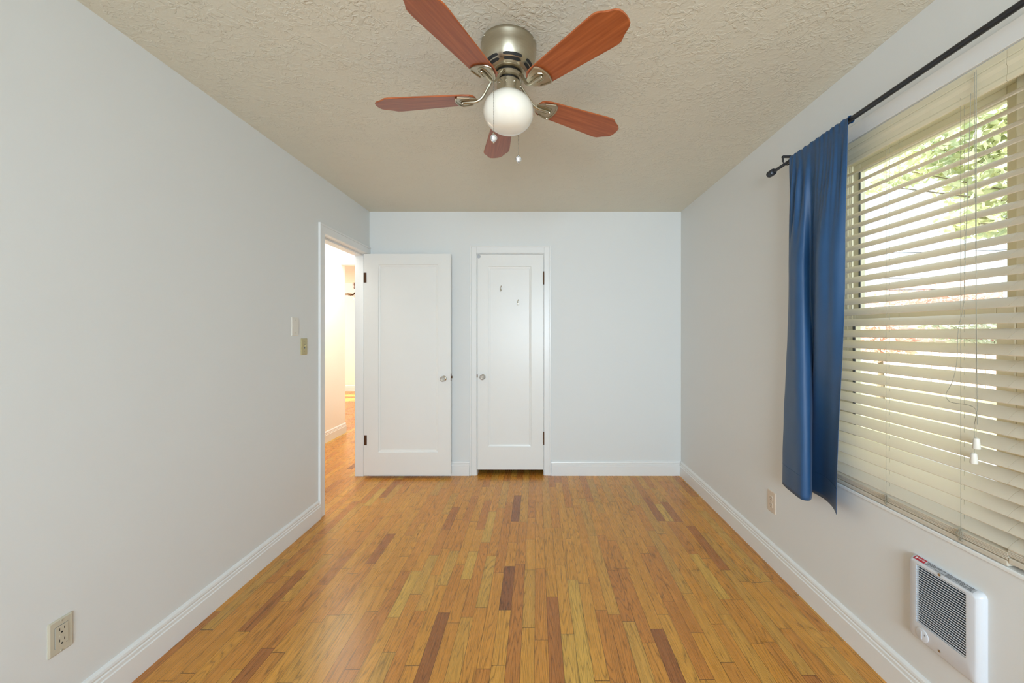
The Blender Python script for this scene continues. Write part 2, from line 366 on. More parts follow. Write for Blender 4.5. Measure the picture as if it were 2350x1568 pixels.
# ------------------------------------------------------------------ baseboards
PROF = [(0, 0), (.017, 0), (.017, .088), (.0135, .092), (.0135, .104), (.010, .108), (.012, .116), (.010, .124), (.005, .131), (0, .133)]
def baseboard(name, axis, wallc, sgn, a, b, label, mm=MT):
    loops = []
    for t in (a, b):
        loops.append([((wallc+sgn*d, t, z) if axis == 'y' else (t, wallc+sgn*d, z)) for d, z in PROF])
    o = MB().loft(loops).build(name, mm); struct(o, label, 'baseboard'); return o
baseboard('baseboard_left', 'y', XL, 1, REAR_Y, DY0-.066, 'white moulded baseboard along the left wall')
baseboard('baseboard_right', 'y', XR, -1, REAR_Y, YB, 'white moulded baseboard under the window wall')
baseboard('baseboard_back_right', 'x', YB, -1, .1375, XR-.017, 'white baseboard right of the closet door')
baseboard('baseboard_back_left', 'x', YB, -1, XL, -.617, 'short white baseboard between the two doors')
baseboard('baseboard_hall', 'y', HX0, 1, .42, LEND, 'white baseboard along the hall wall', MT)
baseboard('baseboard_living', 'x', LY1, -1, LX0, -1.67, 'white baseboard on the far living room wall', MT)

# ------------------------------------------------------------------ entry door frame
m = MB()
m.box(XL-.005, XL+.011, DY0-.052, DY0, 0, DZ+.052)                     # near casing
m.box(XL-.005, XL+.015, DY0-.066, DY0-.052, 0, DZ+.066)                # its outer bead
m.box(XL-.005, XL+.011, DY0, YB, DZ, DZ+.052)
m.box(XL-.005, XL+.015, DY0-.052, YB, DZ+.052, DZ+.066)
m.box(XL-.122, XL+.003, DY0-.02, DY0-.0005, 0, DZ)                     # near jamb
m.box(XL-.122, XL+.003, DY0-.02, YB, DZ-.002, DZ+.02)                  # head jamb
m.box(XL-.122, XL-.048, DY0+.001, YB-.02, DZ-.016, DZ-.002)            # head stop
m.box(XL-.124, XL-.001, DY1, YB+.12, 0, DZ)                            # far jamb
m.box(XL-.122, XL-.043, DY1-.012, DY1, 0, DZ-.002)                     # far stop
struct(m.build('trim_1', MT, bevel=.002), 'white casing and jamb around the open doorway', 'trim')
m = MB().box(XL-.04, XL-.006, DY0-.0006, DY0+.0015, .88, .955)
o = m.build('strike_plate', MBR); o.parent = bpy.data.objects['trim_1']

def panel_door(name, x0, x1, yf, th, z0, z1, px0, px1, pz0, pz1, label, split=None):
    """front face towards the room at y = yf, one flat recessed panel with a sloped moulding"""
    def rect(a, b, c, d, y): return [(a, y, c), (b, y, c), (b, y, d), (a, y, d)]
    m = MB()
    L = [rect(x0, x1, z0, z1, yf+th), rect(x0, x1, z0, z1, yf), rect(px0, px1, pz0, pz1, yf), rect(px0+.004, px1-.004, pz0+.004, pz1-.004, yf+.006),
         rect(px0+.018, px1-.018, pz0+.018, pz1-.018, yf+.009), rect(px0+.020, px1-.020, pz0+.020, pz1-.020, yf+.012)]
    m.loft(L)
    o = m.build(name, MD); struct(o, label, 'door'); return o
DF = 3.555
d1 = panel_door('door_1', -1.566, -.778, DF, .035, .028, 2.035, -1.435, -.893, .235, 1.938, 'wide white single-panel door standing open against the end wall')
d2 = panel_door('door_2', -.5445, .0645, YB+.002, .035, .05, 2.0475, -.448, -.048, .262, 1.932, 'narrow white closed closet door with two small hooks')
def hinge(parent, x, y, z, hgt, wdt, label=None):
    m = MB().box(x-wdt/2, x+wdt/2, y-.0015, y+.002, z-hgt/2, z+hgt/2)
    for k in (-.3, .3): m.lathe([(.003, y-.0025), (.003, y-.001)], (x, 0, z+k*hgt), 'y', 8)
    o = m.build('hinge', MBR, parent); return o
hinge(d1, -1.553, DF-.001, 1.819, .09, .026); hinge(d1, -1.549, DF-.001, .345, .09, .024)
for z in (1.826, .343):
    m = MB().lathe([(.001, z-.062), (.006, z-.058), (.005, z-.052), (.0075, z-.050), (.0075, z+.05), (.005, z+.052), (.006, z+.058), (.001, z+.062)], (.0685, YB-.004, 0), 'z', 12)
    m.build('hinge', MBR, d2, smooth=True)
def knob(parent, x, y, z):
    m = MB().lathe([(.024, y+.001), (.024, y-.003), (.02, y-.006), (.012, y-.008)], (x, 0, z), 'y', 24); r = m.build('knob_rose', MCH, parent, smooth=True)
    m = MB().lathe([(.009, y-.008), (.009, y-.03), (.013, y-.034), (.013, y-.038)], (x, 0, z), 'y', 20); m.build('knob_shank', MCH, parent, smooth=True)
    m = MB().lathe([(.013, y-.036), (.024, y-.044), (.026, y-.052), (.022, y-.061), (.012, y-.064), (.0001, y-.064)], (x, 0, z), 'y', 12)
    m.build('door_knob', MCR, parent)
knob(d1, -.838, DF, .905); knob(d2, -.496, YB+.002, .911)
m = MB().box(-.779, -.776, DF+.004, DF+.03, .88, .945).box(-.776, -.766, DF+.010, DF+.022, .905, .925); m.build('latch', MBR, d1)
m = MB().box(-.5525, -.5440, YB-.0035, YB+.002, .905, .935); m.build('latch', MBR, d2)
m = MB().lathe([(.017, YB+.0025), (.017, YB-.001), (.014, YB-.002)], (-.534, 0, 2.026), 'y', 20); m.build('bumper', MTP, d2)
for x, z in ((-.331, 1.728), (-.173, 1.601)):
    y = YB+.011
    m = MB().lathe([(.007, y), (.007, y-.002)], (x, 0, z-.012), 'y', 12)
    m.tube([(x, y-.001, z-.02), (x, y-.012, z-.024), (x, y-.026, z-.014), (x, y-.028, z-.004)], .0028, 8)
    m.tube([(x-.001, y-.001, z-.008), (x-.004, y-.016, z+.006), (x+.003, y-.030, z+.014), (x+.006, y-.032, z+.022)], .0028, 8)
    m.ball((x, y-.028, z-.003), .004).ball((x+.006, y-.032, z+.022), .004)
    m.build('hook', MCH, d2, smooth=True)
# closet casing
m = MB()
for a, b, o1, o2 in ((-.613, -.553, -.613, -.601), (.0725, .1325, .1205, .1325)):
    m.box(o2 if o1 == a else a, b if o1 == a else o1, YB-.012, YB+.004, 0, CZT+.0545); m.box(o1, o2, YB-.017, YB, 0, CZT+.0665)
m.box(-.553, .0725, YB-.012, YB+.004, CZT, CZT+.0545); m.box(-.601, .1205, YB-.017, YB, CZT+.0545, CZT+.0665)
m.box(CX0-.0, CX0+.0075, YB-.002, YB+.10, 0, CZT).box(CX1-.0065, CX1, YB+.001, YB+.10, 0, CZT).box(CX0, CX1, YB-.002, YB+.1, CZT-.006, CZT)
struct(m.build('trim_2', MT, bevel=.002), 'white casing around the narrow closet door', 'trim')

# ------------------------------------------------------------------ window
m = MB()
CT = .0115
m.box(XR-CT, XR+.004, WY0-.065, WY1+.065, WZ1, WZ1+.062)               # head casing
m.box(XR-CT, XR+.004, WY1, WY1+.065, WZ0-.012, WZ1); m.box(XR-CT, XR+.004, WY0-.065, WY0, WZ0-.012, WZ1)
m.box(XR-.006, XR+.004, WY0-.065, WY1+.065, WZ0-.012, WZ0-.001)
m.box(XR-.004, XR+.14, WY0, WY1, WZ0-.004, WZ0+.001)                    # sill lining
m.box(XR-.001, XR+.14, WY0, WY0+.004, WZ0, WZ1).box(XR-.001, XR+.14, WY1-.004, WY1, WZ0, WZ1).box(XR-.001, XR+.14, WY0, WY1, WZ1-.004, WZ1)
struct(m.build('trim_3', MT, bevel=.0015), 'white casing around the blind-covered window', 'trim')
w1 = empty('window_1', (XR+.1, 1.43, WZ0)); struct(w1, 'cream double-hung window pair behind the blinds', 'window')
def wpart(mb, name, material, parent=w1, **k):
    off = Vector(w1.location)
    mb.v = [tuple(Vector(v)-off) for v in mb.v]; return mb.build(name, material, parent, **k)
def frame_rect(mb, x0, x1, y0, y1, z0, z1, t):
    mb.box(x0, x1, y0, y0+t, z0, z1).box(x0, x1, y1-t, y1, z0, z1).box(x0, x1, y0+t, y1-t, z0, z0+t).box(x0, x1, y0+t, y1-t, z1-t, z1)
for (a, b) in ((1.120, 1.838), (.43, 1.045)):
    m = MB(); frame_rect(m, XR+.085, XR+.135, a, b, WZ0+.002, WZ1-.006, .045); wpart(m, 'window_frame', MVI, bevel=.003)
    # track lines on the side jamb
    m = MB().box(XR+.080, XR+.086, b-.075, b-.07, WZ0+.05, WZ1-.06).box(XR+.080, XR+.086, b-.05, b-.044, WZ0+.05, WZ1-.06); wpart(m, 'jamb_track', MVI)
    m = MB(); frame_rect(m, XR+.108, XR+.13, a+.045, b-.045, 1.372, WZ1-.05, .042); s1 = wpart(m, 'upper_sash', MVI, bevel=.003)
    m = MB(); frame_rect(m, XR+.082, XR+.106, a+.045, b-.045, WZ0+.045, 1.405, .048); s2 = wpart(m, 'lower_sash', MVI, bevel=.003)
    m = MB().box(XR+.1185, XR+.1215, a+.087, b-.087, 1.414, WZ1-.092); g = wpart(m, 'glass', MG); g.parent = s1
    m = MB().box(XR+.0935, XR+.0965, a+.093, b-.093, WZ0+.093, 1.357); g = wpart(m, 'glass', MG); g.parent = s2
    m = MB().box(XR+.105, XR+.1075, b-.089, b-.080, 1.414, WZ1-.092); g = wpart(m, 'glazing_seal', MSE); g.parent = s1
    m = MB().box(XR+.079, XR+.0815, b-.092, b-.08, WZ0+.093, 1.357); g = wpart(m, 'glazing_seal', MSE); g.parent = s2
m = MB().box(XR+.075, XR+.14, 1.046, 1.119, WZ0+.001, WZ1-.005); wpart(m, 'mullion', MVI, bevel=.003)

# ------------------------------------------------------------------ blinds
def slat_mesh(length, wd=.050, th=.0028, crown=.0032, n=6):
    """slat along y, centred; width runs along local x"""
    top = [(-wd/2+wd*i/n, crown*(1-(2*i/n-1)**2)) for i in range(n+1)]
    prof = [(x, z+th/2) for x, z in top] + [(x, z-th/2) for x, z in reversed(top)]
    mb = MB(); mb.loft([[(x, -length/2, z) for x, z in prof], [(x, length/2, z) for x, z in prof]])
    me = bpy.data.meshes.new('slat'); me.from_pydata(mb.v, [], mb.f)
    bm = bmesh.new(); bm.from_mesh(me); bmesh.ops.recalc_face_normals(bm, faces=bm.faces); bm.to_mesh(me); bm.free()
    for p in me.polygons: p.use_smooth = True
    try: me.set_sharp_from_angle(angle=R(40))
    except Exception: pass
    me.materials.append(MSL); return me
PITCH = .0457
def blind(y0, y1, label, tilt, zoff, nlow, valance_y0, cords, lift=0):
    XE = XR - .003; rnd = random.Random(5)
    root = empty('window_blind', (XE+.03, (y0+y1)/2, WZ0+.002)); tag(root, label, 'blind', 'slatted blinds on the window wall')
    off = Vector(root.location)
    def bp(mb, name, material, parent=root, **k):
        mb.v = [tuple(Vector(v)-off) for v in mb.v]; return mb.build(name, material, parent, **k)
    ln = y1-y0; me = slat_mesh(ln); c, s = math.cos(R(tilt)), math.sin(R(tilt))
    for k in range(nlow, 28):
        z = .755+PITCH*k+zoff
        o = bpy.data.objects.new('slat', me); C.objects.link(o); o.parent = root
        jit = rnd.uniform(-.7, .7)
        o.location = Vector((XE+.025*c, (y0+y1)/2, z+.025*s))-off
        o.rotation_euler = (0, -R(tilt+jit), 0)
    for k in range(5):                                             # slats resting on the bottom rail
        o = bpy.data.objects.new('slat', me); C.objects.link(o); o.parent = root
        o.location = Vector((XE+.026+random.uniform(-.0015, .0015), (y0+y1)/2, WZ0+.0245+.0043*k+lift))-off
        o.rotation_euler = (0, 0, random.uniform(-.002, .002))
    m = MB().box(XE, XE+.05, y0, y1, WZ0+.003+lift, WZ0+.019+lift); bp(m, 'bottom_rail', MSL, bevel=.003)
    m = MB().box(XE+.006, XE+.058, y0, y1, 2.062, 2.124); bp(m, 'headrail', MVA)
    # valance with a moulded face
    pf = [(XE-.001, 2.034), (XE-.004, 2.038), (XE-.004, 2.050), (XE-.001, 2.056), (XE-.001, 2.076), (XE-.005, 2.088), (XE-.005, 2.098), (XE-.001, 2.103), (XE-.0025, 2.105), (XE-.0025, 2.126), (XE+.005, 2.126), (XE+.005, 2.034)]
    m = MB().loft([[(x, y, z) for x, z in pf] for y in (valance_y0, y1)]); bp(m, 'valance', MVA)
    for yc in cords:
        m = MB()
        m.tube([(XE-.002, yc, WZ0+.02), (XE-.002, yc, 2.06)], .0006, 6)
        m.tube([(XE+.0475, yc, WZ0+.02), (XE+.0475, yc, 2.06)], .0006, 6)
        for k in range(nlow, 28):
            z = .755+PITCH*k+zoff-.0035
            m.tube([(XE-.002, yc, z), (XE+.05*c, yc-.004, z+.05*s)], .0006, 5)
        # slack of the ladder bunched in front of the resting slats
        for j in range(6):
            a = random.uniform(-.012, .012)
            m.tube([(XE-.003, yc+a*.3, WZ0+.05), (XE-.007, yc+a, WZ0+.036-.002*j), (XE-.006, yc-a*.8, WZ0+.022), (XE-.003, yc+a*.5, WZ0+.012)], .0007, 5)
        bp(m, 'ladder_cord', MCO)
        m = MB().tube([(XE+.022, yc+.012, WZ0+.02), (XE+.022, yc+.012, 2.07)], .0005, 6); bp(m, 'lift_cord', MCO)
    return root, bp
BE = 1.112
b1, bp1 = blind(BE, 1.822, 'large cream slatted blind hanging right of the blue curtain', 36.5, 0, -1, BE, (1.496, 1.233))
b2, bp2 = blind(.455, BE-.0012, 'next cream blind, cut off by the right edge of the photo', 36.5, 0, -1, .455, (.98, .6), lift=.011)
def onplane(px, py, x):
    y = x*F/(px-VX); return (x, y, CZ+(VY-py)*y/F)
XC = 1.326
m = MB().tube([onplane(2241, 160, XC), onplane(2241, 420, XC), onplane(2240, 700, XC), onplane(2240, 880, XC), onplane(2240, 1010, XC)], .0008, 6); bp1(m, 'pull_cord', MCO)
m = MB().tube([onplane(2237, 165, XC), onplane(2238, 420, XC), onplane(2243, 940, XC), onplane(2236, 975, XC), onplane(2236, 1040, XC)], .0008, 6); bp1(m, 'pull_cord', MCO)
def smooth_path(P, n=8):
    P = [Vector(p) for p in P]; out = []
    for i in range(len(P)-1):
        p0, p1, p2, p3 = P[max(i-1, 0)], P[i], P[i+1], P[min(i+2, len(P)-1)]
        for k in range(n):
            t = k/n; out.append(.5*((2*p1)+(p2-p0)*t+(2*p0-5*p1+4*p2-p3)*t*t+(3*p1-p0-3*p2+p3)*t**3))
    out.append(P[-1]); return out
m = MB().tube(smooth_path([onplane(a, b, XC-.003) for a, b in ((2228, 215), (2222, 400), (2216, 560), (2212, 690), (2199, 760), (2196, 830), (2186, 875), (2172, 902), (2173, 915), (2185, 924), (2222, 930), (2240, 942), (2243, 975))]), .0009, 6); bp1(m, 'tilt_cord', MCO)
for px, py in ((2241, 1018), (2235, 1052)):
    x, y, z = onplane(px, py, XC)
    m = MB().lathe([(.003, z+.017), (.007, z+.014), (.0095, z-.014), (.0085, z-.016), (.001, z-.016)], (x, y, 0), 'z', 12); bp1(m, 'cord_tassel', MWP, smooth=True)

# ------------------------------------------------------------------ curtain rod and curtain
RXX = 1.25; RZZ = 2.170
rod = empty('curtain_rod', (RXX, 1.0, RZZ)); tag(rod, 'charcoal metal curtain rod mounted above the window', 'curtain rod')
def rp_(mb, name, material=MRO, **k):
    mb.v = [tuple(Vector(v)-Vector(rod.location)) for v in mb.v]; return mb.build(name, material, rod, **k)
rp_(MB().tube([(RXX, .1, RZZ), (RXX, 1.60, RZZ), (RXX, 1.605, RZZ)], [.0098, .0098, .0078], 20), 'rod', smooth=True)
rp_(MB().tube([(RXX, 1.60, RZZ), (RXX, 2.075, RZZ)], .0078, 20), 'inner_rod', smooth=True)
rp_(MB().lathe([(.008, 2.062), (.0165, 2.066), (.0175, 2.072), (.0175, 2.085), (.0165, 2.092), (.0175, 2.096), (.016, 2.106), (.006, 2.110), (.0001, 2.110)], (RXX, 0, RZZ), 'y', 24), 'finial', smooth=True)
for yb in (1.955, .2):
    m = MB().box(XR-.004, XR, yb-.012, yb+.012, RZZ-.03, RZZ+.04).box(RXX-.024, XR-.002, yb-.008, yb+.008, RZZ+.025, RZZ+.033)
    m.box(RXX-.024, RXX-.019, yb-.006, yb+.006, RZZ+.004, RZZ+.033)
    m.tube([(RXX-.021, yb, RZZ+.008), (RXX-.016, yb, RZZ-.008), (RXX, yb, RZZ-.0125), (RXX+.012, yb, RZZ-.006)], .003, 8)
    rp_(m, 'bracket', bevel=.001)

def catmull(P, s):
    n = len(P)-1; i = min(int(s*n), n-1); t = s*n-i
    p0, p1, p2, p3 = P[max(i-1, 0)], P[i], P[i+1], P[min(i+2, n)]
    return tuple(.5*((2*b)+(c-a)*t+(2*a-5*b+4*c-d)*t*t+(3*b-a-3*c+d)*t**3) for a, b, c, d in zip(p0, p1, p2, p3))
HEM = [(1.250, 1.992), (1.234, 1.938), (1.222, 1.875), (1.212, 1.815), (1.214, 1.785), (1.245, 1.782), (1.30, 1.850), (1.312, 1.880), (1.318, 1.85), (1.320, 1.800), (1.305, 1.740), (1.288, 1.695), (1.266, 1.655)]
MID = [(1.255, 1.955), (1.240, 1.915), (1.222, 1.885), (1.218, 1.845), (1.236, 1.815), (1.262, 1.815), (1.272, 1.800), (1.252, 1.765), (1.228, 1.72), (1.222, 1.680), (1.232, 1.650), (1.242, 1.620), (1.256, 1.600)]
def curtain():
    NS, NT = 220, 90
    loops = []
    ztop, zbot = RZZ, .553
    def ripple(s):
        return (.0075+.004*math.sin(5*s+1))*math.sin(2*math.pi*(6.5*s+.55*math.sin(5.2*s)))+.003*math.sin(2*math.pi*(15*s+.4*math.sin(8*s))+1.3)*(1-s*.5)
    cols = []
    for i in range(NS+1):
        s = i/NS; col = []
        ty = 1.918-.360*s; rr = .0125+.0022*math.sin(2*math.pi*(11*s+.3*math.sin(9*s)))
        for k in range(9):                                       # sleeve wrapped round the rod, back to front
            a = R(-60+k*30)
            zz = ztop+rr*math.sin(a)*1.15; xx = RXX+rr*math.cos(a)
            col.append((xx, ty+.002*math.sin(40*s+k), zz))
        hx, hy = catmull(HEM, s); mx_, my_ = catmull(MID, s)
        for j in range(1, NT+1):
            t = j/NT; z = (ztop-.012)*(1-t)+zbot*t
            tx = RXX-.013+ripple(s)*min(1, t*9)
            w1_ = min(1, t/.34); w1_ = w1_*w1_*(3-2*w1_)
            w2_ = max(0, (t-.35)/.65); w2_ = w2_*w2_*(3-2*w2_)
            x = tx*(1-w1_)+mx_*w1_; y = ty*(1-w1_)+my_*w1_
            x = x*(1-w2_)+hx*w2_; y = y*(1-w2_)+hy*w2_
            x += .0035*math.sin(2*math.pi*(5*s)+4*t)*w1_*(1-w2_)+.0015*noise.noise(Vector((s*9, t*14, 2)))
            hemdrop = 0
            x = min(x, XR-CT-.004)
            col.append((x, y, z+.008*math.sin(3*s)*t))
        cols.append(col)
    m = MB(); nn = len(cols[0]); vs = [p for c_ in cols for p in c_]; fs = []
    for i in range(NS):
        for j in range(nn-1):
            a = i*nn+j; fs.append((a, a+nn, a+nn+1, a+1))
    m.add(vs, fs)
    o = m.build('curtain', MCU, smooth=True)
    for p in o.data.polygons: p.use_smooth = True
    so = o.modifiers.new('thickness', 'SOLIDIFY'); so.thickness = .0016; so.offset = 0
    tag(o, 'blue satin curtain gathered on the rod at the window\'s left side', 'curtain')
    # stitched hem band
    hm = MB()
    rows = [nn-6]
    pts = [Vector(cols[i][nn-7])+Vector((-.0016, 0, 0)) for i in range(0, NS+1)]
    hm.tube(pts, .0007, 4); h = hm.build('hem_stitch', MCU, o)
    return o
curtain()

# ------------------------------------------------------------------ ceiling fan
FX, FY = -.108, 1.526
def fan(name, loc, label, blade_m, metal_m, th0, detail=True, drop=0, slop=(0, 0, 0, 0, 0)):
    root = empty(name, loc); tag(root, label, 'ceiling fan')
    def P(mb, nm, material, parent=root, **k): return mb.build(nm, material, parent, **k)
    z0 = -drop
    if drop:
        P(MB().lathe([(.06, 0), (.06, -.02), (.02, -.05), (.0001, -.05)], n=24), 'canopy', metal_m, smooth=True)
        P(MB().tube([(0, 0, -.04), (0, 0, -drop)], .011, 10), 'down_rod', metal_m)
    hp = [(.106, z0), (.1075, z0-.004), (.1075, z0-.012), (.1055, z0-.016), (.1055, z0-.040), (.1035, z0-.056), (.099, z0-.070), (.094, z0-.086), (.086, z0-.098), (.074, z0-.1075), (.066, z0-.1105), (.066, z0-.1135), (.056, z0-.115), (.048, z0-.115)]
    hs = P(MB().lathe(hp, n=64, cap1=True), 'motor_housing', metal_m, smooth=True)
    if detail:
        def at_h(i, e=.0006):
            return (hp[i][0]+e*.8, hp[i][1]-e)
        for row, (ia, ib) in enumerate(((7, 8), (8, 9))):
            (ra, za), (rb, zb) = at_h(ia), at_h(ib)
            # keep the slot shorter than the ring between the two profile points
            q = .13; r1, z1 = ra+(rb-ra)*q, za+(zb-za)*q; r2, z2 = ra+(rb-ra)*(1-q), za+(zb-za)*(1-q)
            for k in range(6):  # dark inlay lying on the housing, painting the shade of open vents
                a0 = R(k*60+20); a1 = R(k*60+69)
                N = 14; up = []; lo = []
                for i in range(N+1):
                    t = i/N; e = 1-abs(2*t-1)**10
                    rm, zm = (r1+r2)/2, (z1+z2)/2
                    a = a0+(a1-a0)*t
                    for lst, (rr, zz) in ((up, (r1, z1)), (lo, (r2, z2))):
                        rr = rm+(rr-rm)*e; zz = zm+(zz-zm)*e; lst.append((rr*math.cos(a), rr*math.sin(a), zz))
                m = MB(); m.add(up+lo, [(i, i+1, N+2+i, N+1+i) for i in range(N)]); m.build('vent_slot_shade', MDK, hs)
        for a in (200, 215, 335, 350):
            x, y = .106*math.cos(R(a)), .106*math.sin(R(a)); MB().ball((x, y, -.008), .0035).build('screw', MCH, hs, smooth=True)
    P(MB().lathe([(.047, z0-.1145), (.047, z0-.121)], n=40), 'motor_gap', MDK)
    ring = P(MB().lathe([(.052, z0-.121), (.055, z0-.124), (.055, z0-.137), (.050, z0-.140), (.041, z0-.140)], n=48), 'blade_ring', metal_m, smooth=True)
    P(MB().lathe([(.040, z0-.139), (.040, z0-.146)], n=40), 'lamp_gap', MDK)
    kit = P(MB().lathe([(.043, z0-.145), (.0455, z0-.148), (.0455, z0-.184), (.051, z0-.188), (.051, z0-.197)], n=48), 'light_fitter', metal_m, smooth=True)
    if detail:
        for a in (225, 262, 300, 350):
            x, y = .047*math.cos(R(a)), .047*math.sin(R(a)); MB().ball((x, y, z0-.165), .0042).build('screw', MCH, kit, smooth=True)
    GC = z0-.262; gr = .0985
    gp = []
    for i in range(25):
        a = R(31+(180-31)*i/24); r_, h_ = gr*math.sin(a), .079*math.cos(a)
        if h_ < -.066: h_ = -.066-(-h_-.066)*.8
        gp.append((max(r_, .0002), GC+h_))
    gp += []
    P(MB().lathe(gp, n=64), 'light_globe', MGL, smooth=True)
    # blades
    half = [(.128, .0001), (.129, .018), (.134, .030), (.146, .039), (.170, .044), (.24, .049), (.33, .055), (.43, .0625), (.455, .0635), (.469, .061), (.478, .055), (.488, .048), (.500, .042), (.514, .035), (.523, .026), (.527, .013), (.528, .0001)]
    half = [(.128+(x-.128)*1.03, y*1.03) for x, y in half]
    out = [(x, y) for x, y in half]+[(x, -y) for x, y in reversed(half[1:-1])]
    bz = z0-.204
    def bevelled(outline, z, t, c):
        cx = sum(p[0] for p in outline)/len(outline)
        def ins(k): return [(cx+(x-cx)*(1-k/.19), y*(1-k/.055)) for x, y in outline]
        return [[(x, y, z) for x, y in ins(c)], [(x, y, z+c) for x, y in outline], [(x, y, z+t-c) for x, y in outline], [(x, y, z+t) for x, y in ins(c)]]
    bm_ = MB().loft(bevelled(out, 0, .006, .0012))
    first = None
    for k in range(5):
        a = R(th0+72*k+slop[k]); Mx = Matrix.Rotation(a, 4, 'Z') @ Matrix.Translation((0, 0, bz)) @ Matrix.Rotation(R(-10), 4, 'X')
        b = bm_.build('blade', blade_m, root) if first is None else bpy.data.objects.new('blade', first.data)
        if first is None: first = b
        else: C.objects.link(b); b.parent = root
        b.matrix_local = Mx
        # blade iron below the blade
        def iron():
            m = MB()
            ol = [(.122, .012), (.130, .022), (.150, .032), (.172, .039), (.192, .0435), (.201, .036), (.208, .020), (.210, 0)]
            ol = ol+[(x, -y) for x, y in reversed(ol[:-1])]
            m.loft([[(x, y, -.0035) for x, y in ol], [(x, y, -.0004) for x, y in ol]])
            rim = [(x, y*.97, -.004) for x, y in ol[2:-2]]
            m.tube(rim, .0032, 8)
            m.tube([(.150, -.016, -.004), (.183, -.017, -.004), (.194, -.008, -.004), (.196, 0, -.004), (.194, .008, -.004), (.183, .017, -.004), (.150, .016, -.004)], .0022, 8)
            m.tube(smooth_path([(.045, 0, .073), (.062, 0, .066), (.082, 0, .038), (.104, 0, .008), (.128, 0, -.006), (.155, 0, -.007), (.184, 0, -.007)]), .0058, 10)
            m.ball((.185, 0, -.009), .0068)
            return m
        if k == 0: ib = iron().build('blade_bracket', metal_m, b, smooth=True); fi = ib
        else:
            ib = bpy.data.objects.new('blade_bracket', fi.data); C.objects.link(ib); ib.parent = b
    return root
fr = fan('ceiling_fan', (FX, FY, ZC), 'brushed nickel ceiling fan with five reddish cherry blades and white globe', MBL, MNI, 29.5, slop=(0, 0, 0, -1.5, -4.5))
def chain(pts, pend, pz, name='pull_chain'):
    m = MB(); P_ = smooth_path(pts, 6)
    m.tube(P_, .0007, 6)
    # beads
    L = 0; prev = P_[0]; nxt = .004
    acc = 0
    for p in P_[1:]:
        seg = (p-prev).length; d = (p-prev).normalized() if seg > 0 else Vector((0, 0, -1))
        t = nxt-acc
        while t <= seg:
            q = prev+d*t; m.ball(q, .0015, 6, 4); nxt += .0055; t = nxt-acc
        acc += seg; prev = p
    o = m.build(name, MCN, fr, smooth=True)
    x, y, z = pend
    MB().lathe([(.0015, z+.020), (.0045, z+.016), (.0045, z+.013)], (x, y, 0), 'z', 10).build('cap', MCH, o, smooth=True)
    MB().lathe([(.002, z+.014), (.0105, z+.007), (.0135, z), (.0105, z-.008), (.004, z-.014), (.0001, z-.014)], (x, y, 0), 'z', 10).build('crystal_drop', MCR, o)
    MB().ball((x, y, z-.017), .0028).build('tip', MCH, o, smooth=True)
o_ = Vector((FX, FY, ZC))
chain([Vector(p)-o_ for p in ((FX-.02, FY-.045, 2.272), (FX-.035, FY-.075, 2.272), (-.1525, 1.40, 2.262), (-.1525, 1.40, 2.15), (-.1525, 1.40, 2.036))], Vector((-.1525, 1.40, 2.017))-o_, 0)
chain([Vector(p)-o_ for p in ((FX+.015, FY+.045, 2.272), (FX+.025, FY+.085, 2.270), (-.0735, 1.612, 2.262), (-.0735, 1.612, 2.15), (-.0735, 1.612, 2.053))], Vector((-.0735, 1.612, 2.035))-o_, 0)
MB2 = simple('pale_maple_blade', sc_((176, 150, 120)), .5)
fan('ceiling_fan', (-3.165, 7.0, ZC), 'small distant ceiling fan seen through the doorway in the living room', MB2, MBR, 166, detail=False, drop=.24)

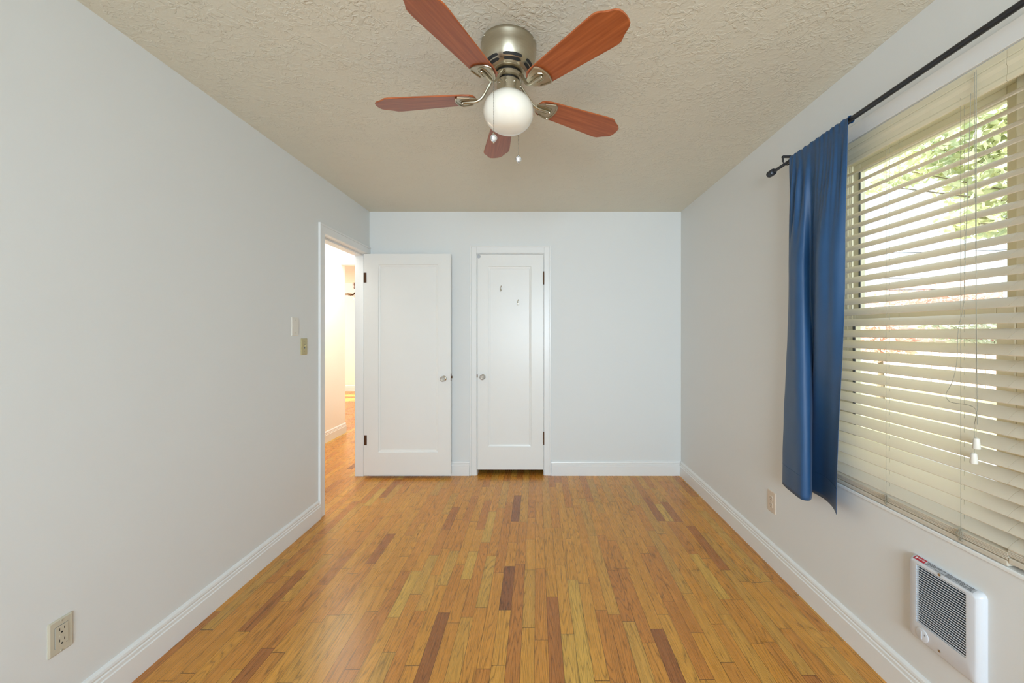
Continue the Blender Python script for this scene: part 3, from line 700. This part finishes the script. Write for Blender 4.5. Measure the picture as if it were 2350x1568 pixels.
# ------------------------------------------------------------------ wall plates
def plate(name, wall, y0, y1, z0, z1, label, cat, mat_, kind, group=None):
    """wall plate on the left (wall=-1) or right (wall=1) wall; local frame: u along y, v up, d out of the wall"""
    wx = XL if wall < 0 else XR; sg = 1 if wall < 0 else -1
    yc, zc = (y0+y1)/2, (z0+z1)/2; w_, h_ = y1-y0, z1-z0
    root = empty(name, (wx, yc, zc)); tag(root, label, cat, group)
    def T(u, v, d): return (sg*d, u, v)
    def ring(w__, h__, r, d): return [T(u, v, d) for u, v in rrect(w__, h__, r, 3)]
    MB().loft([ring(w_, h_, .004, 0), ring(w_, h_, .004, .0025), ring(w_-.008, h_-.008, .003, .0055)]).build('cover_plate', mat_, root)
    def bx(nm, mt, u, v, w__, h__, d0, d1, par=root):
        return MB().box(sg*d0, sg*d1, u-w__/2, u+w__/2, v-h__/2, v+h__/2).build(nm, mt, par)
    def screw(v):
        s = MB().lathe([(.0032, sg*.005), (.0032, sg*.0068), (.002, sg*.0072), (.0001, sg*.0072)], (0, 0, v), 'x', 10).build('screw', mat_ if kind != 'switch' else MYE, root, smooth=True)
        bx('slot', MDK, 0, v, .0006, .005, .0070, .0074, s)
    if kind == 'decora':
        rc = bx('receptacle', mat_, 0, 0, .034, .067, .004, .0075)
        MB().loft([[T(u, v, .0052) for u, v in rrect(.0362, .0692, .001, 1)], [T(u, v, .0057) for u, v in rrect(.0362, .0692, .001, 1)]]).build('gap', MGY, root)
        for v in (.018, -.018):
            for u in (-.0065, .0065): bx('slot', MDK, u, v+.004, .0016, .0085, .0074, .0079, rc)
            MB().lathe([(.0028, sg*.0074), (.0028, sg*.0079)], (0, 0, v-.007), 'x', 10).build('slot', MDK, rc)
        bx('test_button', mat_, 0, 0, .012, .006, .0074, .0082, rc)
        MB().lathe([(.0014, sg*.0074), (.0014, sg*.008)], (0, .013, -.0295), 'x', 8).build('indicator', MDK, rc)
        screw(.048); screw(-.048)
    elif kind == 'duplex':
        for v in (.0195, -.0195):
            rc = MB().loft([[T(u, q+v, .004) for u, q in rrect(.033, .029, .009, 4)], [T(u, q+v, .0078) for u, q in rrect(.032, .028, .009, 4)]]).build('receptacle', mat_, root)
            for u in (-.0065, .0065): bx('slot', MDK, u, v+.004, .0018, .008, .0076, .0081, rc)
            MB().lathe([(.0026, sg*.0076), (.0026, sg*.0081)], (0, 0, v-.007), 'x', 10).build('slot', MDK, rc)
        screw(0)
    elif kind == 'blank': screw(.041); screw(-.041)
    elif kind == 'switch':
        bx('toggle_slot', MGY, 0, 0, .011, .025, .0050, .0058)
        Mx = Matrix.Translation((sg*.006, 0, .002)) @ Matrix.Rotation(sg*R(-25), 4, 'Y')
        MB().box(0, sg*.014, -.0045, .0045, -.005, .005, Mx).build('toggle', MYE, root, bevel=.001)
        screw(.030); screw(-.030)
    return root
plate('outlet', -1, 1.238, 1.3045, .286, .397, 'almond rectangular outlet low on the left wall, nearest the viewer', 'outlet', MAL, 'decora')
plate('blank_wall_plate', -1, 2.470, 2.543, 1.301, 1.419, 'white blank cover plate, upper left of the yellowed light switch', 'wall plate', MWP, 'blank')
plate('light_switch', -1, 2.570, 2.639, 1.174, 1.283, 'yellowed ivory light switch beside the doorway casing', 'light switch', MYE, 'switch')
plate('outlet', 1, 2.191, 2.266, .301, .421, 'pale ivory duplex outlet on the right wall left of the curtain', 'outlet', MPK, 'duplex')

# ------------------------------------------------------------------ wall heater
def heater():
    y0, y1, z0, z1, D = 1.163, 1.390, .258, .5435, .026
    yc, zc = (y0+y1)/2, (z0+z1)/2; w_, h_ = y1-y0, z1-z0
    root = empty('wall_heater', (XR, yc, zc)); tag(root, 'white louvred electric wall heater below the window', 'heater')
    T = lambda u, v, d: (-d, u, v)
    gy0, gy1, gz0, gz1 = 1.199-yc, 1.357-yc, .325-zc, .524-zc
    gc, gz, gw, gh = (gy0+gy1)/2, (gz0+gz1)/2, gy1-gy0, gz1-gz0
    R_ = lambda w__, h__, r, d, cu=0, cv=0: [T(u+cu, v+cv, d) for u, v in rrect(w__, h__, r, 6)]
    MB().loft([R_(w_, h_, .016, 0), R_(w_, h_, .016, .006), R_(w_-.006, h_-.006, .016, .015), R_(w_-.018, h_-.018, .014, D-.002), R_(w_-.026, h_-.026, .012, D),
               R_(gw, gh, .003, D, gc, gz), R_(gw-.002, gh-.002, .003, D-.010, gc, gz)], cap1=False).build('cover', MHE, root, smooth=True)
    MB().loft([R_(gw+.004, gh+.004, .003, D-.0125, gc, gz), R_(gw+.004, gh+.004, .003, D-.012, gc, gz)]).build('interior', simple('dark_heater_interior', sc_((44, 58, 74)), .5), root)
    n = 25
    for k in range(n):
        z = gz0+(k+.5)*gh/n
        Mx = Matrix.Translation((-(D-.003), 0, z)) @ Matrix.Rotation(R(18), 4, 'Y')
        MB().box(-.0028, .0028, gy0-.001, gy1+.001, -.0011, .0011, Mx).build('louvre', MHE, root)
    # thermostat dial
    u, v = 1.334-yc, .293-zc
    k = MB().lathe([(.021, -(D-.001)), (.0215, -(D+.002)), (.018, -(D+.0035)), (.0001, -(D+.0035))], (0, u, v), 'x', 32).build('thermostat_dial', MHE, root, smooth=True)
    MB().box(-(D+.0035), -(D+.0062), u-.0018, u+.0018, v-.014, v+.014).build('grip', MHE, k, bevel=.001)
    MB().box(-(D+.0034), -(D+.0040), u-.014, u-.0085, v+.006, v+.0072).box(-(D+.0034), -(D+.0040), u-.0125, u-.0113, v+.002, v+.0105).build('dial_mark', MGY, k)
    for uu, vv in ((gc, gz1+.0085), (gc, -h_/2+.026)):
        s = MB().lathe([(.0042, -(D-.001)), (.0042, -(D+.001)), (.0001, -(D+.0016))], (0, uu, vv), 'x', 14).build('screw', MCH, root, smooth=True)
        MB().box(-(D+.0013), -(D+.0019), uu-.003, uu+.003, vv-.0005, vv+.0005).build('slot', MDK, s)
    # warning sticker lying on the bevelled top edge
    zt = h_/2
    ex, ez = (-.0065, zt-.0002), (-.0235, zt-.0085)                 # across the bevel: (x, z)
    def S(u, t, e=0.0):                                            # u along y (left in the photo is +y), t 0..1 across
        nx, nz = -.43, .90
        return (ex[0]+(ez[0]-ex[0])*t+nx*e, u, ex[1]+(ez[1]-ex[1])*t+nz*e)
    def strip(nm, mt, ua, ub, ta, tb, e, par):
        m = MB(); m.add([S(ua, ta, e), S(ub, ta, e), S(ub, tb, e), S(ua, tb, e), S(ua, ta, e-.0003), S(ub, ta, e-.0003), S(ub, tb, e-.0003), S(ua, tb, e-.0003)], [(0, 1, 2, 3), (7, 6, 5, 4), (0, 4, 5, 1), (1, 5, 6, 2), (2, 6, 7, 3), (3, 7, 4, 0)])
        return m.build(nm, mt, par)
    st = strip('warning_label', MTP, .094, -.094, .08, .98, .0016, root)
    rd = strip('red_panel', MRD, .0935, .056, .1, .96, .0020, st)
    m = MB(); m.add([S(.090, .75, .0023), S(.0835, .75, .0023), S(.0868, .2, .0023)], [(0, 1, 2)]); m.build('warning_triangle', MWT, rd)
    cu = bpy.data.curves.new('warning_word', 'FONT'); cu.body = 'WARNING'; cu.size = .0085; cu.align_x = 'CENTER'; cu.align_y = 'CENTER'; cu.extrude = .0001
    to = bpy.data.objects.new('warning_word', cu); C.objects.link(to)
    me = bpy.data.meshes.new_from_object(to.evaluated_get(bpy.context.evaluated_depsgraph_get())); bpy.data.objects.remove(to)
    tw = bpy.data.objects.new('warning_word', me); C.objects.link(tw); me.materials.clear(); me.materials.append(MWT); tw.parent = rd
    ux = Vector((0, -1, 0)); vy = (Vector(S(0, 0))-Vector(S(0, 1))).normalized(); nn_ = ux.cross(vy)
    Mx = Matrix((ux, vy, nn_)).transposed().to_4x4(); Mx.translation = Vector(S(.0695, .5, .0025)); tw.matrix_local = Mx
    # rows of tiny unreadable print
    m = MB(); rnd = random.Random(3)
    u = .052
    while u > -.09:
        ln = rnd.uniform(.008, .02)
        for r in range(4):
            if rnd.random() < .85:
                q = u; tt = .18+r*.2
                while q > u-ln+.002:
                    d = rnd.uniform(.0012, .003); m.add([S(q, tt, .0022), S(q-d, tt, .0022), S(q-d, tt+.09, .0022), S(q, tt+.09, .0022)], [(0, 1, 2, 3)]); q -= d+.0007
        u -= ln+.002
    m.build('small_print', MIN, st)
heater()

# ------------------------------------------------------------------ outside the window
MGR = leaf_mat('sunlit_grass', (200, 194, 136), (216, 208, 162))
g = MB(); N = 40; GZ = -.75
for i in range(N+1):
    for j in range(N+1):
        x = XR+.3+i*26/N; y = -8+j*36/N; g.v.append((x, y, GZ+.06*noise.noise(Vector((x*.4, y*.4, 0)))))
for i in range(N):
    for j in range(N):
        a = i*(N+1)+j; g.f.append((a, a+N+1, a+N+2, a+1))
struct(g.build('ground', MGR), 'sunny yellow-green lawn outside the window', 'ground')
def foliage(name_mat, blobs, n, size, seed):
    rnd = random.Random(seed); m = MB()
    tot = sum(b[1]**2 for b in blobs)
    for c_, r in blobs:
        for _ in range(int(n*r*r/tot)):
            d = Vector((rnd.gauss(0, 1), rnd.gauss(0, 1), rnd.gauss(0, 1))).normalized()*r*rnd.uniform(.35, 1)**.6
            d.z *= .75; p = Vector(c_)+d
            a = Vector((rnd.gauss(0, 1), rnd.gauss(0, 1), rnd.gauss(0, .6))).normalized(); b = a.orthogonal().normalized()
            b = (Matrix.Rotation(rnd.uniform(0, 6.28), 3, a) @ b); s = size*rnd.uniform(.6, 1.3)
            q = a.cross(b)
            m.add([p-a*s, p+b*s*.42-a*s*.2, p+b*s*.3+a*s*.35, p+a*s, p-b*s*.3+a*s*.35, p-b*s*.42-a*s*.2+q*s*.1], [(0, 1, 2, 3, 4, 5)])
    return m
def tree(name, base, blobs, n, size, seed, lm, label, cat='tree', trunk=True, branches=True, group=None):
    root = empty(name, base); tag(root, label, cat, group)
    off = Vector(base)
    fm = foliage(None, blobs, n, size, seed); fm.v = [tuple(Vector(v)-off) for v in fm.v]; fm.build('foliage', lm, root)
    if trunk:
        m = MB(); cen = sum((Vector(b[0]) for b in blobs), Vector())/len(blobs)-off
        top = Vector((0, 0, cen.z*.7))
        m.tube([(0, 0, -.05), (.03, 0, top.z*.5), tuple(top)], [.16*min(1, cen.z/3), .12*min(1, cen.z/3), .08*min(1, cen.z/3)], 10)
        for b in blobs:
            q = Vector(b[0])-off; m.tube([tuple(top*.85), tuple((top+q)/2+Vector((0, 0, .1))), tuple(q)], [.04*min(1, cen.z/3), .014*min(1, cen.z/3), .006], 6)
        m.build('trunk', MTR, root)
    return root
MTR = simple('tree_bark', sc_((120, 108, 90)), .8, noise_amt=.2)
def ray(px, py, t): return (t*(px-VX)/F, t, CZ+(VY-py)*t/F)
LG = leaf_mat('hazed_maple_leaves', (196, 206, 182), (236, 234, 198))  # haze is put into the paled maple, red and grey-green leaf colours
LR = leaf_mat('hazed_red_autumn_leaves', (238, 202, 190), (246, 224, 214))
LG2 = leaf_mat('hazed_grey_green_leaves', (198, 204, 188), (220, 218, 200))
LY = leaf_mat('yellow_green_leaves', (176, 182, 96), (206, 204, 140))
bl = [(ray(2330, 250, 6.0), .95), (ray(2240, 300, 6.2), .85), (ray(2150, 340, 6.3), .7), (ray(2070, 390, 6.4), .42), (ray(2010, 425, 6.4), .22), (ray(2300, 400, 6.0), .8),
      (ray(2225, 500, 6.1), .42), (ray(2330, 500, 6.0), .5), (ray(2190, 515, 6.0), .22), (ray(2440, 350, 5.8), 1.2), (ray(2420, 150, 5.9), 1.2), (ray(2200, 190, 6.4), .8), (ray(2110, 300, 6.6), .35)]
tree('maple_tree', (8.6, 5.4, GZ), bl, 9000, .085, 11, LG, 'leafy green maple whose branches fill the top of the window')
tree('shrub', ray(2020, 905, 11)[:2]+(GZ,), [(ray(2020, 775, 11), .95), (ray(1985, 735, 11.2), .7), (ray(2060, 790, 11), .6)], 1600, .10, 12, LR, 'orange-red shrub low in the window beside the curtain', 'shrub')
tree('shrub', ray(2270, 905, 14)[:2]+(GZ,), [(ray(2170, 745, 14), .9), (ray(2250, 755, 14), .95), (ray(2320, 750, 14), .9), (ray(2090, 735, 14), .7)], 1800, .11, 13, LG2, 'grey-green hedge behind the fence outside', 'shrub')
tree('distant_tree', ray(2150, 850, 20)[:2]+(GZ,), [(ray(2180, 690, 20), 1.5), (ray(2110, 695, 20), 1.2), (ray(2050, 690, 20), 1.2), (ray(2240, 690, 20), 1.0)], 1800, .17, 14, LR, 'pinkish distant tree line above the shrubs outside')
MFE = simple('pale_pink_fence', sc_((216, 190, 178)), .7, noise_amt=.08)
fx = empty('garden_fence', ray(2240, 900, 12.5)[:2]+(GZ,)); tag(fx, 'pinkish board fence across the lawn outside', 'fence')
m = MB()
for i in range(60): m.box(-.02+(i % 2)*.006, .01+(i % 2)*.006, -4.2+i*.14, -4.07+i*.14, 0, 1.45+.02*math.sin(i*2.1))
m.build('fence_boards', MFE, fx)
for i in range(5): MB().box(.02, .11, -4.2+i*2.05, -4.11+i*2.05, 0, 1.55).build('post', MFE, fx)
MHO = simple('white_siding', sc_((226, 224, 220)), .6, noise_amt=.03); MRF = simple('dusty_red_roof', sc_((170, 112, 104)), .8, noise_amt=.1)
hx, hy, _ = ray(2105, 800, 17)
ho = empty('neighbour_house', (hx+2, hy, GZ)); tag(ho, 'low white outbuilding with a red roof beyond the lawn', 'building')
MB().box(-2, 2, -1.6, 1.6, 0, 1.75).build('wall', MHO, ho)
MB().loft([[(-2.2, -1.9, 1.72), (2.2, -1.9, 1.72), (0, -1.9, 2.35)], [(-2.2, 1.9, 1.72), (2.2, 1.9, 1.72), (0, 1.9, 2.35)]]).build('roof', MRF, ho)
MB().box(-2.03, -2.0, -1.1, -.2, 0, 1.5).build('door', MRF, ho); MB().box(-2.03, -2.0, .3, 1.1, .8, 1.4).build('window', MSE, ho)
m = MB().box(0, 3.2, -1.0, 1.0, 0, .03); dv = m.build('driveway', simple('pale_concrete', sc_((214, 210, 202)), .8), loc=ray(2330, 905, 4.4)[:2]+(GZ+.06,))
dv.rotation_euler = (0, 0, R(40)); tag(dv, 'pale concrete pad on the lawn at the lower right of the window', 'driveway')
MWI = simple('power_cable', (.03, .03, .035), .6)
for i, (za, zb, lab) in enumerate(((572, 556, 'topmost'), (628, 618, 'middle'), (655, 646, 'lowest'))):
    a = Vector(ray(1700, za+8, 16)); b = Vector(ray(2750, zb-6, 14)); pts = []
    for k in range(17):
        t = k/16; p = a.lerp(b, t); p.z -= 1.6*.12*4*t*(1-t); pts.append(p-a)
    o = MB().tube(pts, .011, 6).build('power_line', MWI, loc=a)
    tag(o, '%s of three thin overhead cables crossing the sky outside' % lab, 'cable', 'overhead cables outside')
